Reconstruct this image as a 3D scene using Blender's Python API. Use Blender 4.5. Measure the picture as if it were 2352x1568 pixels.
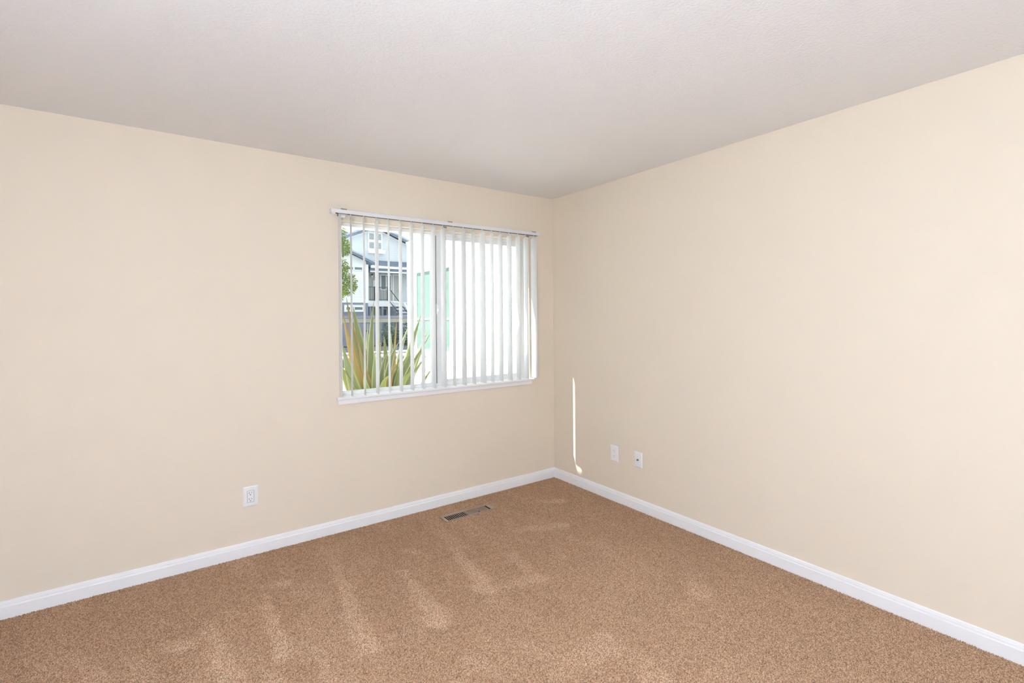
import bpy, bmesh, math, random
import numpy as np
from mathutils import Vector, Matrix, Euler

# ------------------------------------------------------------------ scene, camera, world, sun, exposure
for o in list(bpy.data.objects):
    bpy.data.objects.remove(o, do_unlink=True)
sc = bpy.context.scene
COL = sc.collection
random.seed(7)

CAM = Vector((-2.79981, -3.2988, 1.40709))
YAW, ROLL, FPX, CX, CY = 0.61944, 0.00835, 1121.17, 1176.0, 727.74
FWD = Vector((math.sin(YAW), math.cos(YAW), 0))
RGT0 = Vector((math.cos(YAW), -math.sin(YAW), 0))
UP0 = Vector((0, 0, 1))
RGT = RGT0 * math.cos(ROLL) - UP0 * math.sin(ROLL)
UPV = RGT0 * math.sin(ROLL) + UP0 * math.cos(ROLL)
cd = bpy.data.cameras.new('camera')
cam = bpy.data.objects.new('camera', cd)
COL.objects.link(cam)
cam.matrix_world = Matrix(((RGT.x, UPV.x, -FWD.x, CAM.x), (RGT.y, UPV.y, -FWD.y, CAM.y),
                           (RGT.z, UPV.z, -FWD.z, CAM.z), (0, 0, 0, 1)))
cd.sensor_fit = 'HORIZONTAL'
cd.sensor_width = 36.0
cd.lens = FPX / 2352.0 * 36.0
cd.shift_y = -(784.0 - CY) / 2352.0
cd.clip_start = 0.02
cd.clip_end = 500
sc.camera = cam

SKY_STRENGTH = 1.9
SUN_STRENGTH = 20.0
FILL_POWER = 148.0  # strength of the added fill lamp
FILL_COLOUR = (0.81, 1.03, 1.38)
w = bpy.data.worlds.new('sky')
sc.world = w
w.use_nodes = True
bg = w.node_tree.nodes['Background']
bg.inputs[0].default_value = (0.86, 0.94, 1.0, 1)
bg.inputs[1].default_value = SKY_STRENGTH

sd = bpy.data.lights.new('sun', 'SUN')
sd.energy = SUN_STRENGTH
sd.angle = math.radians(0.53)
sd.color = (1.0, 0.985, 0.96)
sun = bpy.data.objects.new('sun', sd)
COL.objects.link(sun)
EL = math.radians(63.6)
hd = Vector((1.0, -0.928, 0)).normalized()
SUN_DIR = hd * math.cos(EL) - UP0 * math.sin(EL)
sun.rotation_euler = SUN_DIR.to_track_quat('-Z', 'Y').to_euler()
sun.location = (-4, 6, 12)

sc.view_settings.view_transform = 'Standard'
sc.view_settings.look = 'None'
sc.view_settings.gamma = 1.0
sc.view_settings.exposure = 0.0
sc.view_settings.use_curve_mapping = False
sc.cycles.max_bounces = 9
sc.cycles.diffuse_bounces = 8
sc.cycles.glossy_bounces = 3
sc.cycles.transparent_max_bounces = 10
sc.cycles.use_adaptive_sampling = True
sc.cycles.adaptive_threshold = 0.2
sc.cycles.adaptive_min_samples = 16
sc.cycles.sample_clamp_indirect = 10.0
sc.cycles.use_denoising = True
sc.cycles.caustics_reflective = False
sc.cycles.caustics_refractive = False


def at(u, v, y):
    """point of the plane y=const that the photograph shows at pixel (u, v)"""
    d = FWD + RGT * ((u - CX) / FPX) - UPV * ((v - CY) / FPX)
    return CAM + d * ((y - CAM.y) / d.y)


# ------------------------------------------------------------------ materials
MAT = {}


def mat(name, col, rough=0.6, spec=0.3, bump=None, vary=None, metal=0.0, transl=0.0, coat=0.0):
    """bump=(scale, strength, distance[, detail]); vary=(scale, amount) gentle colour variation"""
    m = bpy.data.materials.new(name)
    m.use_nodes = True
    nt = m.node_tree
    b = nt.nodes['Principled BSDF']
    b.inputs['Base Color'].default_value = (*col, 1)
    b.inputs['Roughness'].default_value = rough
    b.inputs['Specular IOR Level'].default_value = spec
    b.inputs['Metallic'].default_value = metal
    b.inputs['Coat Weight'].default_value = coat
    tc = nt.nodes.new('ShaderNodeTexCoord')
    if vary:
        n = nt.nodes.new('ShaderNodeTexNoise')
        n.inputs['Scale'].default_value = vary[0]
        n.inputs['Detail'].default_value = 4
        nt.links.new(tc.outputs['Object'], n.inputs['Vector'])
        r = nt.nodes.new('ShaderNodeValToRGB')
        k = vary[1]
        r.color_ramp.elements[0].color = (*[max(0, c * (1 - k)) for c in col], 1)
        r.color_ramp.elements[1].color = (*[min(1, c * (1 + k)) for c in col], 1)
        r.color_ramp.elements[0].position = 0.3
        r.color_ramp.elements[1].position = 0.7
        nt.links.new(n.outputs['Fac'], r.inputs['Fac'])
        nt.links.new(r.outputs['Color'], b.inputs['Base Color'])
    if bump:
        n = nt.nodes.new('ShaderNodeTexNoise')
        n.inputs['Scale'].default_value = bump[0]
        n.inputs['Detail'].default_value = bump[3] if len(bump) > 3 else 3
        nt.links.new(tc.outputs['Object'], n.inputs['Vector'])
        bp = nt.nodes.new('ShaderNodeBump')
        bp.inputs['Strength'].default_value = bump[1]
        bp.inputs['Distance'].default_value = bump[2]
        nt.links.new(n.outputs['Fac'], bp.inputs['Height'])
        nt.links.new(bp.outputs['Normal'], b.inputs['Normal'])
    if transl:
        t = nt.nodes.new('ShaderNodeBsdfTranslucent')
        t.inputs['Color'].default_value = (*col, 1)
        mx = nt.nodes.new('ShaderNodeMixShader')
        mx.inputs[0].default_value = transl
        out = nt.nodes['Material Output']
        nt.links.new(b.outputs[0], mx.inputs[1])
        nt.links.new(t.outputs[0], mx.inputs[2])
        nt.links.new(mx.outputs[0], out.inputs['Surface'])
    MAT[name] = m
    return m


def srgb(r, g, b):
    f = lambda c: c / 12.92 if c <= 0.04045 else ((c + 0.055) / 1.055) ** 2.4
    return (f(r / 255), f(g / 255), f(b / 255))


mat('wall_paint', (0.752, 0.666, 0.547), 0.75, 0.25, bump=(260, 0.12, 0.002, 2))
mat('ceiling_paint', (0.79, 0.795, 0.805), 0.85, 0.15, bump=(95, 0.5, 0.004, 5))
mat('trim_paint', (0.83, 0.83, 0.835), 0.4, 0.4, bump=(40, 0.03, 0.001))
mat('vinyl', (0.82, 0.825, 0.83), 0.35, 0.4, bump=(30, 0.02, 0.001))
mat('vane_pvc', (0.83, 0.83, 0.83), 0.45, 0.35, bump=(60, 0.05, 0.001), transl=0.2)
mat('rail_metal', (0.72, 0.72, 0.73), 0.4, 0.4, vary=(8, 0.02))
mat('dark_brown', (0.09, 0.075, 0.06), 0.6, 0.3, vary=(30, 0.2))
mat('clip_plastic', (0.74, 0.73, 0.7), 0.3, 0.4, vary=(60, 0.05))
mat('bracket_steel', (0.28, 0.27, 0.25), 0.35, 0.5, metal=0.6, vary=(60, 0.2))
mat('plate_plastic', (0.8, 0.8, 0.8), 0.3, 0.5, vary=(20, 0.015))
mat('slot_dark', (0.05, 0.045, 0.04), 0.6, 0.2, vary=(90, 0.2))
mat('slot_grey', (0.3, 0.29, 0.28), 0.6, 0.2, vary=(90, 0.1))
mat('brass', (0.33, 0.27, 0.17), 0.35, 0.5, metal=0.8, vary=(90, 0.15))
mat('register_paint', (0.36, 0.28, 0.21), 0.45, 0.4, vary=(60, 0.12))
mat('duct_dark', (0.03, 0.026, 0.022), 0.7, 0.2, vary=(20, 0.2))
mat('gap_dark', (0.16, 0.17, 0.17), 0.6, 0.2, vary=(40, 0.2))
mat('stucco', (0.84, 0.83, 0.8), 0.9, 0.15, bump=(28, 0.9, 0.012, 7), vary=(6, 0.03))
mat('eave_paint', (0.6, 0.63, 0.64), 0.6, 0.3, vary=(5, 0.05))
mat('green_reflection', (0.15, 0.235, 0.2), 0.05, 0.5, vary=(1.2, 0.15))  # green reflection of trees put into the pane colour
mat('siding_grey', (0.66, 0.68, 0.71), 0.7, 0.2, vary=(2, 0.03))
mat('siding_white', (0.8, 0.81, 0.83), 0.7, 0.2, vary=(2, 0.03))
mat('house_trim', (0.84, 0.84, 0.84), 0.5, 0.3, vary=(3, 0.02))
mat('roof_slate', (0.2, 0.24, 0.3), 0.7, 0.2, vary=(6, 0.2))
mat('roof_light', (0.42, 0.47, 0.52), 0.7, 0.2, vary=(6, 0.1))
mat('porch_wall', (0.5, 0.5, 0.47), 0.7, 0.2, vary=(2, 0.05))
mat('house_glass', (0.13, 0.17, 0.18), 0.1, 0.6, vary=(2, 0.2))
mat('louver_dark', (0.3, 0.33, 0.36), 0.6, 0.2, vary=(6, 0.1))
mat('iron', (0.06, 0.07, 0.09), 0.5, 0.4, vary=(20, 0.2))
mat('base_blue', (0.28, 0.3, 0.37), 0.7, 0.2, vary=(1.5, 0.08))
mat('beam_beige', (0.47, 0.43, 0.36), 0.7, 0.2, vary=(3, 0.08))
mat('asphalt', (0.021, 0.023, 0.032), 0.85, 0.2, vary=(3, 0.35), bump=(60, 0.5, 0.01))
mat('concrete', (0.45, 0.44, 0.42), 0.9, 0.1, vary=(2, 0.05), bump=(50, 0.3, 0.005))
mat('kerb_white', (0.75, 0.75, 0.73), 0.8, 0.1, vary=(3, 0.04))
mat('brick_red', (0.2, 0.1, 0.08), 0.8, 0.1, vary=(8, 0.25))
mat('bark', (0.2, 0.16, 0.12), 0.9, 0.1, vary=(14, 0.3), bump=(30, 0.6, 0.02))
mat('tree_leaf', (0.17, 0.23, 0.045), 0.55, 0.3, vary=(2.5, 0.45), transl=0.35)
mat('shrub_leaf', (0.06, 0.1, 0.06), 0.6, 0.3, vary=(3, 0.5), transl=0.2)
mat('lamp_metal', (0.6, 0.6, 0.6), 0.3, 0.5, metal=0.9, vary=(10, 0.05))
mat('lamp_bowl', (0.85, 0.83, 0.8), 0.3, 0.4, transl=0.45, vary=(6, 0.03))


def glass_mat():
    m = bpy.data.materials.new('clear_glass')
    m.use_nodes = True
    nt = m.node_tree
    nt.nodes.remove(nt.nodes['Principled BSDF'])
    t = nt.nodes.new('ShaderNodeBsdfTransparent')
    t.inputs[0].default_value = (0.94, 0.965, 0.955, 1)
    g = nt.nodes.new('ShaderNodeBsdfGlossy')
    g.inputs['Roughness'].default_value = 0.02
    lw = nt.nodes.new('ShaderNodeLayerWeight')
    lw.inputs['Blend'].default_value = 0.5
    pw = nt.nodes.new('ShaderNodeMath')
    pw.operation = 'POWER'
    pw.inputs[1].default_value = 5
    nt.links.new(lw.outputs['Facing'], pw.inputs[0])
    fr = nt.nodes.new('ShaderNodeMath')
    fr.operation = 'MULTIPLY_ADD'
    fr.inputs[1].default_value = 0.35
    fr.inputs[2].default_value = 0.02
    nt.links.new(pw.outputs[0], fr.inputs[0])
    mx = nt.nodes.new('ShaderNodeMixShader')
    nt.links.new(fr.outputs[0], mx.inputs[0])
    nt.links.new(t.outputs[0], mx.inputs[1])
    nt.links.new(g.outputs[0], mx.inputs[2])
    nt.links.new(mx.outputs[0], nt.nodes['Material Output'].inputs['Surface'])
    MAT['clear_glass'] = m


glass_mat()


def stucco_flecks():
    m = MAT['stucco']
    nt = m.node_tree
    b = nt.nodes['Principled BSDF']
    src = b.inputs['Base Color'].links[0].from_socket
    tc = nt.nodes.new('ShaderNodeTexCoord')
    n = nt.nodes.new('ShaderNodeTexNoise')
    n.inputs['Scale'].default_value = 22
    n.inputs['Detail'].default_value = 8
    n.inputs['Roughness'].default_value = 0.75
    nt.links.new(tc.outputs['Object'], n.inputs['Vector'])
    r = nt.nodes.new('ShaderNodeValToRGB')
    r.color_ramp.elements[0].position = 0.31
    r.color_ramp.elements[0].color = (0.1, 0.095, 0.09, 1)
    r.color_ramp.elements[1].position = 0.35
    r.color_ramp.elements[1].color = (1, 1, 1, 1)
    nt.links.new(n.outputs['Fac'], r.inputs['Fac'])
    mx = nt.nodes.new('ShaderNodeMix')
    mx.data_type = 'RGBA'
    mx.blend_type = 'MULTIPLY'
    mx.inputs[0].default_value = 1
    nt.links.new(src, mx.inputs[6])
    nt.links.new(r.outputs['Color'], mx.inputs[7])
    nt.links.new(mx.outputs[2], b.inputs['Base Color'])


stucco_flecks()


def carpet_mat():
    m = bpy.data.materials.new('carpet')
    m.use_nodes = True
    nt = m.node_tree
    L = nt.links.new
    N = nt.nodes.new
    b = nt.nodes['Principled BSDF']
    b.inputs['Roughness'].default_value = 0.95
    b.inputs['Specular IOR Level'].default_value = 0.05
    b.inputs['Sheen Weight'].default_value = 0.15
    b.inputs['Sheen Roughness'].default_value = 0.5
    tc = N('ShaderNodeTexCoord')
    # yarn tufts: small cells, each with its own tone
    vo = N('ShaderNodeTexVoronoi')
    vo.inputs['Scale'].default_value = 270
    L(tc.outputs['Object'], vo.inputs['Vector'])
    sep = N('ShaderNodeSeparateColor')
    L(vo.outputs['Color'], sep.inputs[0])
    n2 = N('ShaderNodeTexNoise')
    n2.inputs['Scale'].default_value = 380
    n2.inputs['Detail'].default_value = 5
    n2.inputs['Roughness'].default_value = 0.7
    L(tc.outputs['Object'], n2.inputs['Vector'])
    mix = N('ShaderNodeMath')
    mix.operation = 'MULTIPLY_ADD'
    L(sep.outputs[0], mix.inputs[0])
    mix.inputs[1].default_value = 0.5
    s2 = N('ShaderNodeMath')
    s2.operation = 'MULTIPLY'
    L(n2.outputs['Fac'], s2.inputs[0])
    s2.inputs[1].default_value = 0.5
    L(s2.outputs[0], mix.inputs[2])
    ramp = N('ShaderNodeValToRGB')
    cr = ramp.color_ramp
    cr.elements[0].position = 0.22
    cr.elements[0].color = (0.24, 0.122, 0.062, 1)
    cr.elements[1].position = 0.76
    cr.elements[1].color = (0.82, 0.56, 0.37, 1)
    e = cr.elements.new(0.5)
    e.color = (0.56, 0.335, 0.19, 1)
    L(mix.outputs[0], ramp.inputs['Fac'])
    # brushed pile: streaks along the room's depth and trodden patches of lighter lay
    mp = N('ShaderNodeMapping')
    mp.inputs['Scale'].default_value = (4.4, 1.5, 1)
    mp.inputs['Rotation'].default_value = (0, 0, math.radians(4))
    L(tc.outputs['Object'], mp.inputs['Vector'])
    n3 = N('ShaderNodeTexNoise')
    n3.inputs['Scale'].default_value = 1.0
    n3.inputs['Detail'].default_value = 7
    n3.inputs['Roughness'].default_value = 0.68
    n3.inputs['Distortion'].default_value = 0.25
    L(mp.outputs[0], n3.inputs['Vector'])
    r3 = N('ShaderNodeValToRGB')
    r3.color_ramp.elements[0].position = 0.49
    r3.color_ramp.elements[1].position = 0.7
    L(n3.outputs['Fac'], r3.inputs['Fac'])
    n4 = N('ShaderNodeTexNoise')
    n4.inputs['Scale'].default_value = 0.9
    n4.inputs['Detail'].default_value = 2
    L(tc.outputs['Object'], n4.inputs['Vector'])
    r4 = N('ShaderNodeValToRGB')
    r4.color_ramp.elements[0].position = 0.3
    r4.color_ramp.elements[0].color = (0.98, 0.975, 0.97, 1)
    r4.color_ramp.elements[1].position = 0.7
    r4.color_ramp.elements[1].color = (1.04, 1.05, 1.06, 1)
    L(n4.outputs['Fac'], r4.inputs['Fac'])
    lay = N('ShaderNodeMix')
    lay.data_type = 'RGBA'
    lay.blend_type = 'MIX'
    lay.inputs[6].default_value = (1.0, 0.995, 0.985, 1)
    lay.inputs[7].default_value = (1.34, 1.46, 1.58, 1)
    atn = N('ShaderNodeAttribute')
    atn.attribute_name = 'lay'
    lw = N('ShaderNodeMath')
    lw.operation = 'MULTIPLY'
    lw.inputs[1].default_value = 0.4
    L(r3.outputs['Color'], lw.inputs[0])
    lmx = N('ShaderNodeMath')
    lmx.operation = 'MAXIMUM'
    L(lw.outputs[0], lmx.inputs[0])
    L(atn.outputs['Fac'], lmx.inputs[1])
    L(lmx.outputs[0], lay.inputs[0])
    m1 = N('ShaderNodeMix')
    m1.data_type = 'RGBA'
    m1.blend_type = 'MULTIPLY'
    m1.inputs[0].default_value = 1
    L(ramp.outputs['Color'], m1.inputs[6])
    L(lay.outputs[2], m1.inputs[7])
    m2 = N('ShaderNodeMix')
    m2.data_type = 'RGBA'
    m2.blend_type = 'MULTIPLY'
    m2.inputs[0].default_value = 1
    L(m1.outputs[2], m2.inputs[6])
    L(r4.outputs['Color'], m2.inputs[7])
    L(m2.outputs[2], b.inputs['Base Color'])
    bp = N('ShaderNodeBump')
    bp.inputs['Strength'].default_value = 0.55
    bp.inputs['Distance'].default_value = 0.006
    L(mix.outputs[0], bp.inputs['Height'])
    L(bp.outputs['Normal'], b.inputs['Normal'])
    MAT['carpet'] = m


carpet_mat()


def flax_mat(name, core, edge):
    """sword leaf: green core, pale or rusty margins (UV.x across the blade)"""
    m = bpy.data.materials.new(name)
    m.use_nodes = True
    nt = m.node_tree
    L = nt.links.new
    b = nt.nodes['Principled BSDF']
    b.inputs['Roughness'].default_value = 0.45
    uv = nt.nodes.new('ShaderNodeTexCoord')
    sx = nt.nodes.new('ShaderNodeSeparateXYZ')
    L(uv.outputs['UV'], sx.inputs[0])
    r = nt.nodes.new('ShaderNodeValToRGB')
    c = r.color_ramp
    c.elements[0].position = 0.0
    c.elements[0].color = (*edge, 1)
    c.elements[1].position = 1.0
    c.elements[1].color = (*edge, 1)
    for p, k in ((0.1, edge), (0.2, core), (0.47, core), (0.5, tuple(x * 0.8 for x in core)), (0.53, core), (0.8, core), (0.9, edge)):
        e = c.elements.new(p)
        e.color = (*k, 1)
    L(sx.outputs[0], r.inputs['Fac'])
    L(r.outputs['Color'], b.inputs['Base Color'])
    t = nt.nodes.new('ShaderNodeBsdfTranslucent')
    L(r.outputs['Color'], t.inputs['Color'])
    mx = nt.nodes.new('ShaderNodeMixShader')
    mx.inputs[0].default_value = 0.25
    L(b.outputs[0], mx.inputs[1])
    L(t.outputs[0], mx.inputs[2])
    L(mx.outputs[0], nt.nodes['Material Output'].inputs['Surface'])
    MAT[name] = m


flax_mat('flax_green', (0.25, 0.3, 0.15), (0.48, 0.48, 0.24))
flax_mat('flax_pale', (0.24, 0.29, 0.15), (0.68, 0.66, 0.52))
flax_mat('flax_rust', (0.26, 0.26, 0.13), (0.55, 0.28, 0.08))
flax_mat('flax_gold', (0.42, 0.34, 0.16), (0.6, 0.34, 0.12))
flax_mat('flax_lime', (0.27, 0.33, 0.08), (0.42, 0.44, 0.14))


# ------------------------------------------------------------------ mesh helpers
class MB:
    def __init__(self):
        self.bm = bmesh.new()

    def box(self, x0, x1, y0, y1, z0, z1):
        bm = self.bm
        v = [bm.verts.new((x, y, z)) for z in (z0, z1) for y in (y0, y1) for x in (x0, x1)]
        for f in ((0, 2, 3, 1), (4, 5, 7, 6), (0, 1, 5, 4), (1, 3, 7, 5), (3, 2, 6, 7), (2, 0, 4, 6)):
            bm.faces.new([v[i] for i in f])
        return self

    def prism(self, pts, axis, a, b):
        """closed 2-D outline swept along an axis: 'x' -> pts (y,z), 'y' -> pts (x,z), 'z' -> pts (x,y)"""
        bm = self.bm
        def P(p, t):
            return {'x': (t, p[0], p[1]), 'y': (p[0], t, p[1]), 'z': (p[0], p[1], t)}[axis]
        A = [bm.verts.new(P(p, a)) for p in pts]
        B = [bm.verts.new(P(p, b)) for p in pts]
        n = len(pts)
        for i in range(n):
            bm.faces.new((A[i], A[(i + 1) % n], B[(i + 1) % n], B[i]))
        bm.faces.new(A[::-1])
        bm.faces.new(B)
        return self

    def cyl(self, c, d, r, r2=None, n=12, caps=True):
        """cylinder or cone from point c along vector d"""
        bm = self.bm
        c, d = Vector(c), Vector(d)
        q = d.normalized().to_track_quat('Z', 'Y')
        r2 = r if r2 is None else r2
        A, B = [], []
        for i in range(n):
            a = 2 * math.pi * i / n
            o = Vector((math.cos(a), math.sin(a), 0))
            A.append(bm.verts.new(c + q @ (o * r)))
            B.append(bm.verts.new(c + d + q @ (o * r2)))
        for i in range(n):
            bm.faces.new((A[i], A[(i + 1) % n], B[(i + 1) % n], B[i]))
        if caps:
            bm.faces.new(A[::-1])
            bm.faces.new(B)
        return self

    def lathe(self, prof, c, n=32):
        bm = self.bm
        rings = []
        for r, z in prof:
            rings.append([bm.verts.new((c[0] + r * math.cos(2 * math.pi * i / n), c[1] + r * math.sin(2 * math.pi * i / n), c[2] + z)) for i in range(n)])
        for a, b in zip(rings, rings[1:]):
            for i in range(n):
                bm.faces.new((a[i], a[(i + 1) % n], b[(i + 1) % n], b[i]))
        return self

    def mesh(self, name, m, smooth=False):
        me = bpy.data.meshes.new(name)
        bmesh.ops.recalc_face_normals(self.bm, faces=self.bm.faces[:])
        if smooth:
            for f in self.bm.faces:
                f.smooth = True
        self.bm.to_mesh(me)
        self.bm.free()
        me.materials.append(MAT[m])
        return me

    def build(self, name, m, parent=None, bevel=0, smooth=False, seg=2):
        o = bpy.data.objects.new(name, self.mesh(name, m, smooth))
        COL.objects.link(o)
        o.parent = parent
        if bevel:
            md = o.modifiers.new('bevel', 'BEVEL')
            md.width = bevel
            md.segments = seg
            md.limit_method = 'ANGLE'
        return o


def link(name, me, parent=None, loc=(0, 0, 0), rot=(0, 0, 0)):
    o = bpy.data.objects.new(name, me)
    COL.objects.link(o)
    o.parent = parent
    o.location = loc
    o.rotation_euler = rot
    return o


def empty(name, loc=(0, 0, 0)):
    o = bpy.data.objects.new(name, None)
    o.empty_display_size = 0.1
    COL.objects.link(o)
    o.location = loc
    return o


def tag(o, label=None, cat=None, group=None, kind=None):
    if label:
        o['label'] = label
    if cat:
        o['category'] = cat
    if group:
        o['group'] = group
    if kind:
        o['kind'] = kind
    return o


# ------------------------------------------------------------------ room shell
XL, YF, H = -3.78, -4.45, 2.44
T = 0.14
WX0, WX1, WZ0, WZ1 = -1.842, -0.268, 0.868, 2.06      # window opening in the back wall
VX0, VX1, VY0, VY1 = -1.222, -0.811, -0.292, -0.166   # register hole in the floor

b = MB()
ys = [YF - T, VY0, VY1, T]
PZ = -0.006     # carpet backing; the pile stands on it
b.box(XL - T, VX0, YF - T, T, -0.16, PZ)
b.box(VX1, T, YF - T, T, -0.16, PZ)
b.box(VX0, VX1, YF - T, VY0, -0.16, PZ)
b.box(VX0, VX1, VY1, T, -0.16, PZ)
floor = tag(b.build('floor', 'carpet'), 'brown speckled cut pile carpet with brushed lighter streaks', 'carpet', kind='structure')


MARKS = [(-0.7, -1.7, -0.5, -3.2, 0.75, 0.85, 0.5),  # first two marks are broad and make the carpet's right side paler
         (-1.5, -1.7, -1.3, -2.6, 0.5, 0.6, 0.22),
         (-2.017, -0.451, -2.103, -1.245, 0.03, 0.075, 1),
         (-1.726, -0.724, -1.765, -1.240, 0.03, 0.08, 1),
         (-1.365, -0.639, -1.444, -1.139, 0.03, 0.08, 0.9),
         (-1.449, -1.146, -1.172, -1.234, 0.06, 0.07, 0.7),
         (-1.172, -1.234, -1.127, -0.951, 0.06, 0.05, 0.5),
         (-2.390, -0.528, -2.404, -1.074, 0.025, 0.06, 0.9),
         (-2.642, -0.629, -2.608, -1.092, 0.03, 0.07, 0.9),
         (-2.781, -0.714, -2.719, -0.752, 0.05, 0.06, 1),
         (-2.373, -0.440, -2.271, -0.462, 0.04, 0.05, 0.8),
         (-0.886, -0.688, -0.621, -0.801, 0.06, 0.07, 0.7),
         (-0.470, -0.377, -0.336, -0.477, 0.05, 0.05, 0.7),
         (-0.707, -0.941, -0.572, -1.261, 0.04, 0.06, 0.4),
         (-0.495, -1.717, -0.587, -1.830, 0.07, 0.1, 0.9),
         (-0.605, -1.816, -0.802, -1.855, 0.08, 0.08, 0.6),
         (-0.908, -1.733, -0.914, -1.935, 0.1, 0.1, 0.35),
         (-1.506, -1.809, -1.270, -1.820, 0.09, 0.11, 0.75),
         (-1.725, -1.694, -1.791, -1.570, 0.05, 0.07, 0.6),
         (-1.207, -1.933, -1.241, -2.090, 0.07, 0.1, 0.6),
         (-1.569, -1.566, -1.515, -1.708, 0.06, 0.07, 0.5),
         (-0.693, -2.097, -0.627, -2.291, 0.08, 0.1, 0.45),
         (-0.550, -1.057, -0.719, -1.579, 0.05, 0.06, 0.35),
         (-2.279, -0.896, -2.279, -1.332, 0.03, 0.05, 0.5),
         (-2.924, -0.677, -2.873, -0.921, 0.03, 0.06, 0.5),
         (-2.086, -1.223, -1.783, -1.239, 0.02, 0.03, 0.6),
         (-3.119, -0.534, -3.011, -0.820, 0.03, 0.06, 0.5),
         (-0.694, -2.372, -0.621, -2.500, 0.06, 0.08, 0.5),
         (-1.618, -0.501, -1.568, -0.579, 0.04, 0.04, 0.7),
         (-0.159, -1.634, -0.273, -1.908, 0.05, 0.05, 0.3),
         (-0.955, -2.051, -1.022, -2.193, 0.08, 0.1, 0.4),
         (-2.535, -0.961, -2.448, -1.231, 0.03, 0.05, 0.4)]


def carpet_pile():
    """cut pile: one small leaning tuft every 5.6 mm, joined"""
    rg_ = np.random.default_rng(11)
    st = 0.0056
    gx = np.arange(XL + 0.012, -0.012, st)
    gy = np.arange(YF + 0.012, -0.012, st)
    X, Y = np.meshgrid(gx, gy)
    X = X.ravel() + rg_.uniform(-0.45, 0.45, X.size) * st
    Y = Y.ravel() + rg_.uniform(-0.45, 0.45, Y.size) * st
    keep = ~((X > VX0 - 0.001) & (X < VX1 + 0.001) & (Y > VY0 - 0.001) & (Y < VY1 + 0.001))
    X, Y = X[keep], Y[keep]
    n_ = X.size
    a = rg_.uniform(0, 2 * np.pi, n_)
    r = rg_.uniform(0.003, 0.0044, n_)
    h = rg_.uniform(0.0045, 0.0075, n_)
    la = rg_.uniform(0, 2 * np.pi, n_)
    ll = rg_.uniform(0.0, 0.004, n_)
    co = np.empty((n_, 4, 3), np.float32)
    for k in range(3):
        co[:, k, 0] = X + r * np.cos(a + k * 2.0944)
        co[:, k, 1] = Y + r * np.sin(a + k * 2.0944)
        co[:, k, 2] = PZ - 0.0005
    co[:, 3, 0] = X + ll * np.cos(la)
    co[:, 3, 1] = Y + ll * np.sin(la)
    co[:, 3, 2] = PZ + h
    base = (np.arange(n_, dtype=np.int32) * 4)[:, None]
    tri = np.concatenate([base + np.array([[0, 1, 3]], np.int32), base + np.array([[1, 2, 3]], np.int32), base + np.array([[2, 0, 3]], np.int32)], axis=1).ravel()
    me = bpy.data.meshes.new('carpet_pile')
    me.vertices.add(n_ * 4)
    me.vertices.foreach_set('co', co.ravel())
    me.loops.add(n_ * 9)
    me.loops.foreach_set('vertex_index', tri)
    me.polygons.add(n_ * 3)
    me.polygons.foreach_set('loop_start', np.arange(0, n_ * 9, 3, dtype=np.int32))
    me.update(calc_edges=True)
    me.materials.append(MAT['carpet'])
    # brushed lay of the pile: streaks left by the vacuum cleaner and trodden patches; plus two broad paler areas (x0, y0, x1, y1, width0, width1, strength)
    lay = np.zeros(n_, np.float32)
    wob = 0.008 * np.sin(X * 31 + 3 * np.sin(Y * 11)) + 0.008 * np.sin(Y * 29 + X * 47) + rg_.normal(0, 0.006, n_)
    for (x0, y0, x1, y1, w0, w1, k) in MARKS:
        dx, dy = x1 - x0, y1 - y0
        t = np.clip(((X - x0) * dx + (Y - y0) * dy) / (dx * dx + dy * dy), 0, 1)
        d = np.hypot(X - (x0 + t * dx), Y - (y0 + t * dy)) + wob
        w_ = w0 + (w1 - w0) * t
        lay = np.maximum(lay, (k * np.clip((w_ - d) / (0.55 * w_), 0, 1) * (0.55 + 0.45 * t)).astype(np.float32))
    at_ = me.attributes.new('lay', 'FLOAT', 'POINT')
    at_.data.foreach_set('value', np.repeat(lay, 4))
    o = bpy.data.objects.new('carpet_pile', me)
    COL.objects.link(o)
    o.parent = floor
    o['kind'] = 'stuff'


carpet_pile()

tag(MB().box(XL - T, T, YF - T, T, H, H + 0.2).build('ceiling', 'ceiling_paint'), 'white lightly textured ceiling', 'ceiling', kind='structure')

b = MB()
b.box(XL - T, WX0, 0, T, -0.007, H)
b.box(WX1, T, 0, T, -0.007, H)
b.box(WX0, WX1, 0, T, -0.007, WZ0)
b.box(WX0, WX1, 0, T, WZ1, H)
bmesh.ops.remove_doubles(b.bm, verts=b.bm.verts[:], dist=1e-5)
tag(b.build('wall_back', 'wall_paint'), 'beige painted wall with the window', 'wall', kind='structure')
tag(MB().box(0, T, YF - T, 0, -0.007, H).build('wall_right', 'wall_paint'), 'plain beige painted wall right of the window corner', 'wall', kind='structure')
tag(MB().box(XL - T, XL, YF - T, 0, -0.007, H).build('wall_left', 'wall_paint'), 'beige painted side wall outside the view', 'wall', kind='structure')
tag(MB().box(XL, 0, YF - T, YF, -0.007, H).build('wall_front', 'wall_paint'), 'beige painted wall behind the camera', 'wall', kind='structure')

# baseboards: moulded profile (distance from wall, height)
PROF = [(0, -0.007), (0.0135, -0.007), (0.0135, 0.052), (0.0125, 0.0545), (0.0095, 0.0565), (0.0095, 0.066), (0.0075, 0.0685), (0.0065, 0.0745), (0.004, 0.0775), (0, 0.0785)]


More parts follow.
